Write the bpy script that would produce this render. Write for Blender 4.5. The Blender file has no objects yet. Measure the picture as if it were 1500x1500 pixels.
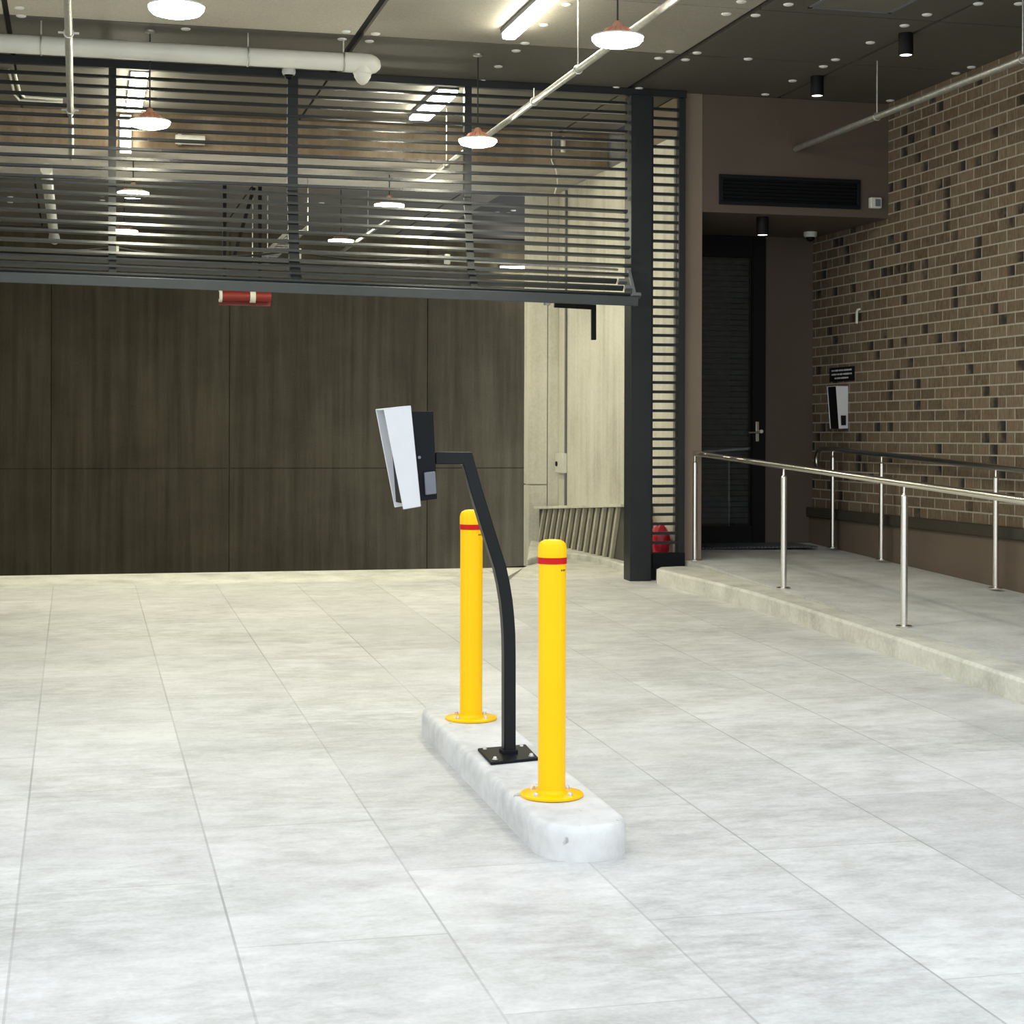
import bpy, bmesh, math, random
from mathutils import Vector, Matrix
random.seed(7)
SC = bpy.context.scene
COL = SC.collection
PI = math.pi

# ---------------------------------------------------------------- camera geometry (building axes: x across, y into the building, z up)
F, X0, Y0, RR, CZ = 2550.0, 750.0, 637.0, .003, 1.396
TH = math.atan(637 / 2550.0)
CT, ST = math.cos(TH), math.sin(TH)


def ray(px, py):
    dx, dy = px - X0, py - Y0
    a, b = (dx + RR * dy) / F, (dy - RR * dx) / F
    return Vector((CT * a + ST, -ST * a + CT, -b))


def pl(px, py, n, k):
    d = ray(px, py); n = Vector(n); o = Vector((0, 0, CZ))
    return o + d * ((k - n.dot(o)) / n.dot(d))


def oz(px, py, z): return pl(px, py, (0, 0, 1), z)
def ov(px, py, v): return pl(px, py, (0, 1, 0), v)
def ou(px, py, u): return pl(px, py, (1, 0, 0), u)


SL = .032                                    # the driveway rises towards the gate
def fz(v): return SL * (v - 5.6)
def fl(px, py, h=0): return pl(px, py, (0, -SL, 1), h - SL * 5.6)
def rz(v): return .307 + .0385 * (min(v, 14.0) - 11.1)      # the footpath beside it
CEIL = 4.15
GV = 13.19                                   # plane of the gate


# ---------------------------------------------------------------- materials
def lin(c):
    return tuple(((x / 255) / 12.92 if x / 255 <= .04045 else ((x / 255 + .055) / 1.055) ** 2.4) for x in c)


class NT:
    def __init__(s, name):
        s.m = bpy.data.materials.new(name); s.m.use_nodes = True
        s.t = s.m.node_tree; s.b = s.t.nodes['Principled BSDF']

    def n(s, typ, **kw):
        nd = s.t.nodes.new(typ)
        for k, v in kw.items():
            if k.startswith('i_'):
                key = k[2:].replace('_', ' ')
                nd.inputs[key].default_value = v
            else:
                setattr(nd, k, v)
        return nd

    def l(s, a, b): s.t.links.new(a, b)

    def obj(s, scale=(1, 1, 1), rot=(0, 0, 0), loc=(0, 0, 0)):
        tc = s.n('ShaderNodeTexCoord'); mp = s.n('ShaderNodeMapping')
        mp.inputs['Scale'].default_value = scale; mp.inputs['Rotation'].default_value = rot; mp.inputs['Location'].default_value = loc
        s.l(tc.outputs['Object'], mp.inputs['Vector']); return mp.outputs['Vector']

    def noise(s, vec, scale, detail=4, rough=.55):
        nd = s.n('ShaderNodeTexNoise'); nd.inputs['Scale'].default_value = scale
        nd.inputs['Detail'].default_value = detail; nd.inputs['Roughness'].default_value = rough
        s.l(vec, nd.inputs['Vector']); return nd.outputs['Fac']

    def ramp(s, fac, stops):
        r = s.n('ShaderNodeValToRGB'); e = r.color_ramp.elements
        while len(e) < len(stops): e.new(.5)
        for k, (p, c) in enumerate(stops):
            e[k].position = p
            e[k].color = (c, c, c, 1) if isinstance(c, (int, float)) else (*c, 1)
        s.l(fac, r.inputs['Fac']); return r.outputs['Color']

    def mix(s, fac, a, b, mode='MIX'):
        m = s.n('ShaderNodeMix', data_type='RGBA', blend_type=mode)
        for sock, val in ((m.inputs[0], fac), (m.inputs[6], a), (m.inputs[7], b)):
            if isinstance(val, (int, float)): sock.default_value = val
            elif isinstance(val, tuple): sock.default_value = (*val, 1)[:4]
            else: s.l(val, sock)
        return m.outputs[2]

    def math(s, op, a, b=None):
        m = s.n('ShaderNodeMath', operation=op)
        for k, val in enumerate((a, b)):
            if val is None: continue
            if isinstance(val, (int, float)): m.inputs[k].default_value = val
            else: s.l(val, m.inputs[k])
        return m.outputs[0]

    def bump(s, h, strength=.3, dist=.01):
        b = s.n('ShaderNodeBump'); b.inputs['Strength'].default_value = strength; b.inputs['Distance'].default_value = dist
        s.l(h, b.inputs['Height']); s.l(b.outputs['Normal'], s.b.inputs['Normal'])

    def col(s, c): s.l(c, s.b.inputs['Base Color'])


def plain(name, c, rough=.5, metal=0.0, var=.06, scale=14, spec=.5, bump=0):
    m = NT(name); v = m.obj(); f = m.noise(v, scale)
    lo = tuple(x * (1 - var) for x in c); hi = tuple(min(1, x * (1 + var)) for x in c)
    m.col(m.ramp(f, [(.3, lo), (.7, hi)]))
    m.b.inputs['Roughness'].default_value = rough; m.b.inputs['Metallic'].default_value = metal
    m.b.inputs['Specular IOR Level'].default_value = spec
    if bump: m.bump(m.noise(v, scale * 12, 2), bump, .002)
    return m.m


def emit(name, c, strength):
    m = NT(name); v = m.obj(); f = m.noise(v, 3)
    m.col(m.ramp(f, [(.3, (.8, .8, .8)), (.7, (.85, .85, .85))]))
    m.b.inputs['Emission Color'].default_value = (*c, 1); m.b.inputs['Emission Strength'].default_value = strength
    return m.m


def mat_floor():
    m = NT('driveway_pavers'); v = m.obj()
    sw = m.n('ShaderNodeSeparateXYZ'); m.l(v, sw.inputs[0])
    cb = m.n('ShaderNodeCombineXYZ')
    m.l(m.math('ADD', sw.outputs['Y'], .35), cb.inputs['X']); m.l(m.math('ADD', sw.outputs['X'], .17 + .6 * 40), cb.inputs['Y'])
    bt = m.n('ShaderNodeTexBrick', offset=.5, offset_frequency=2, squash=1.0)
    m.l(cb.outputs[0], bt.inputs['Vector'])
    bt.inputs['Scale'].default_value = 1; bt.inputs['Brick Width'].default_value = 1.3; bt.inputs['Row Height'].default_value = .6
    bt.inputs['Mortar Size'].default_value = .0042; bt.inputs['Mortar Smooth'].default_value = .3; bt.inputs['Bias'].default_value = 0
    bt.inputs['Color1'].default_value = (.0, .0, .0, 1); bt.inputs['Color2'].default_value = (1, 1, 1, 1); bt.inputs['Mortar'].default_value = (.5, .5, .5, 1)
    # cloudy marks stretched across the slabs
    v2 = m.obj(scale=(1.0, 1.5, 1))
    n1 = m.noise(v2, 1.1, 8, .62); n2 = m.noise(v2, 5.0, 6, .68); n3 = m.noise(v, 60, 3, .6)
    mottled = m.math('ADD', m.math('MULTIPLY', n1, .55), m.math('MULTIPLY', n2, .45))
    base = m.ramp(mottled, [(.35, (.43, .425, .405)), (.47, (.55, .545, .525)), (.60, (.67, .665, .65))])
    base = m.mix(m.math('MULTIPLY', bt.outputs['Color'], .42), base, (.40, .40, .388))
    n4 = m.noise(m.obj(scale=(1.6, 4.2, 1)), 5, 7, .72)
    base = m.mix(m.ramp(m.noise(v, .7, 3), [(.35, .08), (.65, .42)]), base, m.ramp(n4, [(.36, .30), (.5, .5), (.66, .70)]), 'OVERLAY')
    base = m.mix(.12, base, m.ramp(n3, [(.35, .3), (.65, .75)]), 'OVERLAY')
    spots = m.ramp(m.noise(v, 9, 2, .5), [(.0, 0), (.74, 0), (.77, 1), (1, 1)])
    base = m.mix(m.math('MULTIPLY', spots, .25), base, (.3, .3, .29))
    jf = m.math('MULTIPLY', bt.outputs['Fac'], m.ramp(m.noise(v, .9, 3), [(.35, .25), (.6, .85)]))
    # the long joints are the crisp ones
    fr = m.math('FRACT', m.math('DIVIDE', m.math('ADD', sw.outputs['X'], .17 + .6 * 40), .6))
    d = m.math('MINIMUM', fr, m.math('SUBTRACT', 1.0, fr))
    longj = m.math('LESS_THAN', d, .006)
    jj = m.math('MAXIMUM', m.math('MULTIPLY', jf, .55), m.math('MULTIPLY', longj, m.ramp(m.noise(v, .55, 3), [(.36, .10), (.6, .62)])))
    m.col(m.mix(jj, base, (.23, .23, .22)))
    m.b.inputs['Roughness'].default_value = .55; m.b.inputs['Specular IOR Level'].default_value = .25
    m.bump(m.math('SUBTRACT', n2, jj), .15, .006)
    return m.m


def mat_brick():
    m = NT('wire_cut_brick'); v = m.obj()
    sw = m.n('ShaderNodeSeparateXYZ'); m.l(v, sw.inputs[0])
    cb = m.n('ShaderNodeCombineXYZ')
    m.l(m.math('ADD', sw.outputs['Y'], .05), cb.inputs['X']); m.l(m.math('SUBTRACT', sw.outputs['Z'], .745 - .005), cb.inputs['Y'])

    def bt(w, off, mortar, shift=0.0):
        b = m.n('ShaderNodeTexBrick', offset=off, offset_frequency=2, squash=1.0)
        if shift:
            ad = m.n('ShaderNodeVectorMath', operation='ADD'); ad.inputs[1].default_value = (shift, 0, 0)
            m.l(cb.outputs[0], ad.inputs[0]); m.l(ad.outputs[0], b.inputs['Vector'])
        else: m.l(cb.outputs[0], b.inputs['Vector'])
        b.inputs['Scale'].default_value = 1; b.inputs['Brick Width'].default_value = w; b.inputs['Row Height'].default_value = .086
        b.inputs['Mortar Size'].default_value = mortar; b.inputs['Mortar Smooth'].default_value = .2
        b.inputs['Color1'].default_value = (0, 0, 0, 1); b.inputs['Color2'].default_value = (1, 1, 1, 1); b.inputs['Mortar'].default_value = (.5, .5, .5, 1)
        return b
    full = bt(.24, .5, .0065); half = bt(.12, 0, 0)
    n = m.noise(v, 30, 5, .6); n2 = m.noise(v, 140, 3, .6)
    vs = m.obj(scale=(1, 60, 4)); streak = m.noise(vs, 2, 3)
    tone = m.ramp(full.outputs['Color'], [(0, (0.100, 0.070, 0.047)), (.35, (0.134, 0.098, 0.066)), (.7, (0.156, 0.109, 0.075)), (1, (0.181, 0.139, 0.094))])
    tone = m.mix(m.ramp(n, [(.35, 0), (.7, .55)]), tone, (0.199, 0.152, 0.098))
    tone = m.mix(.6, tone, m.ramp(streak, [(.35, .25), (.65, .7)]), 'OVERLAY')
    tone = m.mix(.3, tone, m.ramp(n2, [(.35, .3), (.65, .72)]), 'OVERLAY')
    dark = m.ramp(half.outputs['Color'], [(0, 0), (.85, 0), (.875, 1), (1, 1)])
    dark = m.math('MULTIPLY', dark, m.ramp(m.noise(v, 7, 2), [(.3, .35), (.5, 1)]))
    fx = m.math('FRACT', m.math('DIVIDE', m.math('ADD', sw.outputs['Y'], .05 + 24), .12))
    dark = m.math('MULTIPLY', dark, m.ramp(m.math('ADD', fx, m.math('MULTIPLY', m.math('SUBTRACT', n, .5), .5)), [(.1, 1), (.45, .95), (.95, .25)]))
    tone = m.mix(m.math('MULTIPLY', dark, .93), tone, (0.017, 0.017, 0.017))
    c = m.mix(full.outputs['Fac'], tone, m.ramp(n, [(.3, (0.296, 0.273, 0.222)), (.7, (0.406, 0.374, 0.320))]))
    m.col(c); m.b.inputs['Roughness'].default_value = .85; m.b.inputs['Specular IOR Level'].default_value = .2
    m.bump(m.math('SUBTRACT', m.math('MULTIPLY', n2, .25), full.outputs['Fac']), .7, .008)
    return m.m


def mat_concrete(name, lo, mid, hi, vert=True, sc=1.0, joints=None, spots=0, streak=.5, bumpy=.2):
    """cast concrete, boards standing upright; streaks and tie-hole patches are stains of the wall itself"""
    m = NT(name); v = m.obj()
    vs = m.obj(scale=(5 * sc, 5 * sc, .22 * sc)) if vert else m.obj(scale=(1.2 * sc, 1.2 * sc, 1.2 * sc))
    a = m.noise(vs, 1.6, 6, .6); b = m.noise(v, 1.1 * sc, 5, .6); f = m.noise(v, 45, 3, .6)
    k = m.math('ADD', m.math('MULTIPLY', a, streak), m.math('MULTIPLY', b, 1 - streak))
    c = m.ramp(k, [(.36, lo), (.5, mid), (.64, hi)])
    c = m.mix(.18, c, m.ramp(f, [(.35, .3), (.65, .72)]), 'OVERLAY')
    m.col(c); m.b.inputs['Roughness'].default_value = .75; m.b.inputs['Specular IOR Level'].default_value = .25
    m.bump(f, bumpy, .004)
    return m.m


def mat_ceiling(name='ceiling_board', k=1.0):
    m = NT(name); v = m.obj()
    f = m.noise(v, 90, 3, .7); g = m.noise(v, .8, 3)
    c = m.ramp(g, [(.3, tuple(k * x for x in (.138, .128, .108))), (.7, tuple(k * x for x in (.162, .151, .127)))])
    c = m.mix(.35, c, m.ramp(f, [(.35, .3), (.65, .7)]), 'OVERLAY')
    m.col(c); m.b.inputs['Roughness'].default_value = .6; m.b.inputs['Specular IOR Level'].default_value = .4
    m.bump(f, .15, .003)
    return m.m


def mat_brushed(name, c, rough=.28):
    m = NT(name); v = m.obj(scale=(4, 4, 80)); f = m.noise(v, 12, 3)
    m.col(m.ramp(f, [(.3, tuple(x * .9 for x in c)), (.7, c)]))
    m.b.inputs['Metallic'].default_value = 1; m.b.inputs['Roughness'].default_value = rough
    return m.m


M = {}
M['floor'] = mat_floor()
M['brick'] = mat_brick()
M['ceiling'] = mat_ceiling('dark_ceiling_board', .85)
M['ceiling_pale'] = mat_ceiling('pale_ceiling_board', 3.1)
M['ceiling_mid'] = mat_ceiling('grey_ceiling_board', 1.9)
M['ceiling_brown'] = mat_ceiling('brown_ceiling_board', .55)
M['back_wall'] = mat_concrete('dark_stained_concrete', (.046, .038, .021), (.070, .058, .034), (.100, .085, .053), streak=.62)
M['pale_wall'] = mat_concrete('pale_cast_concrete', (.46, .44, .37), (.60, .58, .50), (.68, .66, .58), streak=.5)
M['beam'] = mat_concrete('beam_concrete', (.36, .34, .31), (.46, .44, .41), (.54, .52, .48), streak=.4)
M['beam_face'] = mat_concrete('stained_beam_face', (.10, .07, .045), (.19, .145, .10), (.30, .25, .19), streak=.3)
M['kerb'] = mat_concrete('kerb_concrete', (.44, .43, .38), (.58, .57, .51), (.68, .67, .61), vert=False, sc=2.5)
def mat_island():
    m = NT('cast_island_concrete'); v = m.obj()
    k = m.math('ADD', m.math('MULTIPLY', m.noise(v, 3, 6, .65), .6), m.math('MULTIPLY', m.noise(v, 14, 4, .6), .4))
    c = m.ramp(k, [(.36, (.50, .505, .49)), (.5, (.62, .62, .605)), (.64, (.70, .70, .69))])
    sp = m.ramp(m.noise(v, 13, 2, .5), [(0, 0), (.70, 0), (.73, 1), (1, 1)])
    sp = m.math('MULTIPLY', sp, m.ramp(m.noise(v, 45, 3), [(.4, 0), (.6, 1)]))
    m.col(m.mix(m.math('MULTIPLY', sp, .6), c, (.18, .17, .15)))
    m.b.inputs['Roughness'].default_value = .75; m.b.inputs['Specular IOR Level'].default_value = .25
    m.bump(m.noise(v, 60, 3), .25, .004)
    return m.m


M['island'] = mat_island()
M['path'] = mat_concrete('footpath_concrete', (.43, .43, .41), (.55, .55, .53), (.64, .64, .62), vert=False, sc=1.6)
M['ramp_in'] = mat_concrete('basement_ramp_concrete', (.3, .29, .25), (.4, .39, .34), (.48, .47, .41), vert=False)
M['brown'] = plain('brown_render', (.088, .064, .048), .7, var=.05, scale=3)
M['brown_column'] = plain('light_brown_render', (.20, .155, .112), .7, var=.05, scale=3)
M['plinth'] = plain('brown_plinth_render', (.130, .098, .072), .7, var=.08, scale=3)
M['plinth_cap'] = plain('dark_olive_cap', (.045, .038, .026), .6)
M['gate'] = plain('charcoal_gate_paint', (.014, .017, .019), .42, var=.1, scale=5, spec=.32)
M['slat'] = plain('charcoal_slat_paint', (.012, .014, .016), .27, var=.1, scale=5, spec=.5)
M['slat_lamplit'] = plain('lamplit_gate_slat', (.032, .036, .040), .26, var=.1, scale=5, spec=.8)  # charcoal slats lightened: reflected lamp and ceiling light put into the colour
M['beam_lamplit'] = plain('lamplit_gate_beam', (.050, .058, .064), .34, var=.1, scale=5, spec=.5)  # paler blue-grey stands in for lamps reflected in the tilted beam
M['black'] = plain('black_powdercoat', (.007, .008, .010), .5, var=.1, spec=.12)
M['post_black'] = plain('satin_black_pole', (.007, .009, .010), .36, var=.1, spec=.2)
M['matt_black'] = plain('matt_black', (.006, .006, .007), .55, var=.1, spec=.15)
M['yellow'] = plain('safety_yellow_paint', (1.0, .55, .0), .38, var=.015, scale=4, spec=.2)
M['red'] = plain('red_reflective_band', (.52, .006, .005), .45, var=.05, spec=.2)
M['dull_red'] = plain('dull_red_plastic', (.20, .014, .010), .5, var=.1)
M['white'] = plain('white_powdercoat', (.60, .61, .62), .45, var=.02, bump=.1)
M['offwhite'] = plain('off_white_plastic', (.62, .62, .56), .45, var=.04)
M['grey'] = plain('grey_plastic', (.13, .14, .16), .45, var=.05)
M['pvc'] = plain('white_pvc', (.60, .595, .55), .4, var=.05, scale=4)
M['steel'] = mat_brushed('brushed_stainless', (.78, .76, .70), .26)
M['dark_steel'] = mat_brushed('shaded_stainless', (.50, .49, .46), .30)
M['galv'] = plain('galvanised_steel', (.50, .50, .47), .42, metal=.85, var=.15, scale=30)
M['copper'] = plain('copper_heatsink', (.72, .36, .24), .4, metal=.35, var=.1)
M['bolt'] = plain('zinc_bolt', (.66, .64, .62), .35, metal=.8, var=.1, scale=40)
M['cable'] = plain('black_cable', (.012, .012, .012), .6)
M['disc'] = plain('white_fixing_disc', (.72, .71, .68), .5, var=.05)
M['lamp'] = emit('lamp_diffuser', (1.0, .96, .74), 146)
M['tube'] = emit('tube_diffuser', (1.0, .96, .76), 46)
M['down'] = emit('downlight_lens', (1.0, .97, .88), 3.5)
M['seam'] = plain('dark_seam', (.022, .020, .018), .8)
M['orange'] = plain('orange_plastic', (.75, .28, .02), .5)
M['cloth_red'] = plain('red_plastic_bag', (.55, .012, .03), .4, var=.25, scale=20)
M['mat'] = plain('dark_mat', (.05, .05, .05), .9)
M['slatpale'] = plain('pale_timber_rib', (.42, .39, .31), .7, var=.12, scale=8)
M['ribdark'] = plain('dark_gap', (.085, .078, .06), .9)
M['blind'] = plain('grey_blind', (.10, .115, .115), .6, var=.15)


def mat_glass():
    m = NT('door_glass'); v = m.obj(); f = m.noise(v, 3)
    m.col(m.ramp(f, [(.3, (.55, .60, .62)), (.7, (.6, .65, .67))]))
    m.b.inputs['Transmission Weight'].default_value = 1; m.b.inputs['Roughness'].default_value = .03; m.b.inputs['IOR'].default_value = 1.45
    return m.m


M['glass'] = mat_glass()


# ---------------------------------------------------------------- mesh building
class MB:
    def __init__(s): s.v = []; s.f = []

    def add(s, vs, fs):
        o = len(s.v); s.v += [Vector(x) for x in vs]; s.f += [tuple(i + o for i in f) for f in fs]; return s

    def box(s, x0, x1, y0, y1, z0, z1):
        vs = [(x, y, z) for x in (x0, x1) for y in (y0, y1) for z in (z0, z1)]
        return s.add(vs, [(0, 1, 3, 2), (4, 6, 7, 5), (0, 4, 5, 1), (2, 3, 7, 6), (0, 2, 6, 4), (1, 5, 7, 3)])

    def obox(s, c, ax, ay, az):
        c = Vector(c); ax, ay, az = Vector(ax), Vector(ay), Vector(az)
        vs = [c + ax * i + ay * j + az * k for i in (-1, 1) for j in (-1, 1) for k in (-1, 1)]
        return s.add(vs, [(0, 1, 3, 2), (4, 6, 7, 5), (0, 4, 5, 1), (2, 3, 7, 6), (0, 2, 6, 4), (1, 5, 7, 3)])

    def bar(s, a, b, w, h, up=(0, 0, 1)):
        a, b = Vector(a), Vector(b); d = (b - a); L = d.length; d.normalize()
        side = d.cross(Vector(up)).normalized(); u2 = side.cross(d)
        return s.obox((a + b) / 2, d * L / 2, side * w / 2, u2 * h / 2)

    def prism(s, pts, off):
        n = len(pts); off = Vector(off); pts = [Vector(p) for p in pts]
        vs = pts + [p + off for p in pts]
        return s.add(vs, [tuple(range(n))[::-1], tuple(range(n, 2 * n))] + [(i, (i + 1) % n, n + (i + 1) % n, n + i) for i in range(n)])

    def ring(s, path, rad, n=14, square=None, up=(0, 0, 1), caps=True):
        """tube along a path with mitred joints; square=(w,h) makes a box section with w along up"""
        P = [Vector(p) for p in path]; rings = []
        prev = None
        for i, p in enumerate(P):
            if i == 0: t = (P[1] - P[0]).normalized(); sc = 1; tm = t
            elif i == len(P) - 1: t = (P[-1] - P[-2]).normalized(); tm = t; sc = 1
            else:
                a = (p - P[i - 1]).normalized(); b = (P[i + 1] - p).normalized(); tm = (a + b).normalized(); sc = 1 / max(.3, tm.dot(a))
            r = rad[i] if isinstance(rad, (list, tuple)) else rad
            if square:
                e1 = Vector(up); e2 = tm.cross(e1).normalized()
                w, h = square
                rings.append([p + e1 * (x * w / 2) + e2 * (y * h / 2 * sc) for x, y in ((-1, -1), (1, -1), (1, 1), (-1, 1))])
            else:
                if prev is None:
                    e1 = tm.orthogonal().normalized()
                else:
                    e1 = (prev - tm * prev.dot(tm)).normalized()
                prev = e1; e2 = tm.cross(e1)
                rings.append([p + (e1 * math.cos(2 * PI * k / n) + e2 * math.sin(2 * PI * k / n)) * r for k in range(n)])
        m = len(rings[0]); vs = [x for r in rings for x in r]; fs = []
        for i in range(len(rings) - 1):
            for k in range(m):
                fs.append((i * m + k, i * m + (k + 1) % m, (i + 1) * m + (k + 1) % m, (i + 1) * m + k))
        if caps: fs += [tuple(range(m))[::-1], tuple(range((len(rings) - 1) * m, len(rings) * m))]
        return s.add(vs, fs)

    def cyl(s, a, b, r, n=20, r2=None): return s.ring([a, b], [r, r if r2 is None else r2], n)

    def lathe(s, c, prof, n=32, axis='z'):
        c = Vector(c); vs = []; fs = []
        for r, z in prof:
            for k in range(n):
                a = 2 * PI * k / n; vs.append(c + Vector((r * math.cos(a), r * math.sin(a), z)))
        for i in range(len(prof) - 1):
            for k in range(n):
                fs.append((i * n + k, i * n + (k + 1) % n, (i + 1) * n + (k + 1) % n, (i + 1) * n + k))
        fs += [tuple(range(n))[::-1], tuple(range((len(prof) - 1) * n, len(prof) * n))]
        return s.add(vs, fs)

    def build(s, name, mat, parent=None, loc=None, bevel=0, seg=2, smooth=True):
        root = parent; base = Vector((0, 0, 0))
        p = parent
        while p is not None: base += p.location; p = p.parent
        loc = Vector(loc) if loc is not None else Vector((0, 0, 0))
        me = bpy.data.meshes.new(name)
        bm = bmesh.new()
        bv = [bm.verts.new(x - base - loc) for x in s.v]
        for f in s.f:
            try: bm.faces.new([bv[i] for i in f])
            except ValueError: pass
        bmesh.ops.recalc_face_normals(bm, faces=bm.faces)
        bm.to_mesh(me); bm.free()
        if smooth:
            for q in me.polygons: q.use_smooth = True
            me.set_sharp_from_angle(angle=math.radians(38))
        me.materials.append(M[mat])
        o = bpy.data.objects.new(name, me); COL.objects.link(o); o.location = loc
        if parent is not None: o.parent = parent
        if bevel:
            md = o.modifiers.new('edge', 'BEVEL'); md.width = bevel; md.segments = seg; md.limit_method = 'ANGLE'; md.angle_limit = math.radians(35)
            md.harden_normals = False
        return o


def tag(o, label, cat, group=None):
    o['label'] = label; o['category'] = cat
    if group: o['group'] = group
    return o


def thing(name, loc, label, cat, group=None):
    o = bpy.data.objects.new(name, None); COL.objects.link(o); o.location = loc; o.empty_display_size = .1
    return tag(o, label, cat, group)


def structure(o, label=None):
    o['kind'] = 'structure'
    if label: o['label'] = label
    return o


# ================================================================ SETTING
# driveway
g = MB()
g.prism([(-2.6, -8, fz(-8)), (6.7, -8, fz(-8)), (6.7, 13.45, fz(13.45)), (-2.6, 13.45, fz(13.45))], (0, 0, -.25))
structure(g.build('floor', 'floor', smooth=False))
# crest strip at the gate, then the ramp going down into the basement
c0, c1 = fl(0, 838), fl(775, 833)
g = MB(); g.prism([(-2.6, 13.45, fz(13.45)), (4.72, 13.45, fz(13.45)), (4.72, 14.2, .28), (-2.6, 14.2, .28)], (0, 0, -.25))
structure(g.build('trim_threshold', 'kerb', smooth=False))
g = MB(); g.prism([(-2.6, 14.2, .28), (4.72, 14.2, .28), (4.72, 24.2, -.95), (-2.6, 24.2, -.95)], (0, 0, -.25))
structure(g.build('floor_basement_ramp', 'ramp_in', smooth=False))

# footpath and its kerb
g = MB()
g.prism([(4.79, 5.0, rz(5)), (6.52, 5.0, rz(5)), (6.52, 14.0, rz(14)), (6.52, 14.8, rz(14)), (4.72, 14.8, rz(14)), (4.72, 14.0, rz(14)), (4.72, 13.3, rz(13.3)), (4.79, 12.9, rz(12.9))], (0, 0, -.3))
ps = [(4.79, y) for y in (5.0, 12.9)]
structure(g.build('floor_footpath', 'path', smooth=False))
front = [(4.545, 4.5), (4.55, 7.75), (4.582, 9.3), (4.582, 10.6), (4.565, 11.4), (4.51, 12.0), (4.44, 12.5), (4.385, 12.9), (4.45, 13.02), (4.6, 13.06)]
back = [(4.72, 13.06), (4.79, 12.9), (4.79, 12.0), (4.79, 11.2), (4.79, 9.3), (4.79, 7.7), (4.79, 4.5)]
g = MB(); pts = front + back
n = len(pts)
top = [Vector((x, y, max(fz(y) + .122, rz(y) + .004 if False else fz(y) + .122))) for x, y in pts]
bot = [Vector((x, y, fz(y) - .1)) for x, y in pts]
g.add(top + bot, [tuple(range(n)), tuple(range(n, 2 * n))[::-1]] + [(i, (i + 1) % n, n + (i + 1) % n, n + i) for i in range(n)])
structure(g.build('trim_kerb', 'kerb', bevel=.018))

# ceiling: boards with open seams under a dark slab, and the white fixing discs
us = [-2.6, -.46, 1.88, 4.25, 5.54, 6.52]; vs_ = [8.0, 9.16, 10.54, 11.92, 13.25]
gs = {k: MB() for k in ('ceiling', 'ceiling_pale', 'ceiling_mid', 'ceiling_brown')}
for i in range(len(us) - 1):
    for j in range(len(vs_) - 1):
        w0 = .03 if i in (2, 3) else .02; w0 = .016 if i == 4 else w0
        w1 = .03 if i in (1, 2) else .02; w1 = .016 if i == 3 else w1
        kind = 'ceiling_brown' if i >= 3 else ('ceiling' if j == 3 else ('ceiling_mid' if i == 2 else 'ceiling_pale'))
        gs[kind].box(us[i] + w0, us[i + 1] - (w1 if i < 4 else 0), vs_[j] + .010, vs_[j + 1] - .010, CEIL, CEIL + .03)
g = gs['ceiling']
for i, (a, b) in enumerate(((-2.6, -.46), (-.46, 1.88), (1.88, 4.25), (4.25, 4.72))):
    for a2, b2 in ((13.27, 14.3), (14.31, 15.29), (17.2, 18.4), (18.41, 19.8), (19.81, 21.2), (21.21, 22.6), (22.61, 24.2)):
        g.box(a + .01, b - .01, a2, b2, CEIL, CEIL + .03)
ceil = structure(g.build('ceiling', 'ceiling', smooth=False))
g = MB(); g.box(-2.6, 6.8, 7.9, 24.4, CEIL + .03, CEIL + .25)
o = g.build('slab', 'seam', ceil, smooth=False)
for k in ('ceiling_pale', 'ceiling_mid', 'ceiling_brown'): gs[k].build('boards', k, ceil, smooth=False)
DISCS = [(1086, 2), (1155, 6), (1064, 20), (1107, 22), (1358, 21), (1325, 37), (1275, 62), (1021, 77), (1004, 87), (1224, 87), (1206, 97), (1096, 86), (1161, 118), (1121, 138), (1423, 98), (1400, 107), (1304, 147), (1433, 5), (1493, 5), (982, 75), (965, 85), (936, 129), (902, 128), (830, 6), (797, 36), (769, 63), (756, 74), (730, 97), (707, 118), (507, 46), (501, 57), (550, 49), (541, 60), (28, 11), (31, 23), (272, 42), (265, 68)]
DISC2 = [(448, 297), (456, 301), (471, 297), (478, 303), (720, 315), (728, 311), (744, 312), (752, 308), (772, 298), (15, 288), (15, 296), (150, 287), (150, 293), (147, 315), (37, 339), (313, 294), (320, 292)]
for px, py in DISCS + DISC2:
    p = oz(px, py, CEIL)
    g = MB(); g.lathe(p, [(.033, .002), (.033, -.004), (.026, -.009), (.001, -.009)], 16)
    g.build('fixing_disc', 'disc', ceil)

# brick wall on the right, with its plinth
g = MB(); g.box(6.52, 6.75, 4.5, 14.95, .74, CEIL)
structure(g.build('wall_right', 'brick', smooth=False), 'brown brick wall with pale mortar and dark header ends')
g = MB(); g.box(6.49, 6.75, 4.5, 14.77, -.3, .66)
pb = structure(g.build('baseboard_right', 'plinth', smooth=False), 'brown rendered plinth under the brick wall')
g = MB(); g.box(6.455, 6.75, 4.5, 14.77, .66, .745)
g.build('plinth_cap', 'plinth_cap', pb, bevel=.01)

# entry block: column, bulkhead, door wall
g = MB(); g.box(4.725, 4.885, 13.25, 14.77, rz(14) - .12, CEIL)
structure(g.build('wall_entry_column', 'brown_column', smooth=False))
g = MB(); g.box(4.887, 6.52, 13.25, 14.79, 3.2, CEIL)
structure(g.build('wall_bulkhead', 'brown', smooth=False), 'brown bulkhead over the entry door')
dA, dB = ov(1027, 500, 14.77).x, ov(1120, 500, 14.77).x
g = MB(); g.box(dB, 6.52, 14.77, 14.9, rz(14) - .05, 3.2)
structure(g.build('wall_door_side', 'brown', smooth=False))
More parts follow.
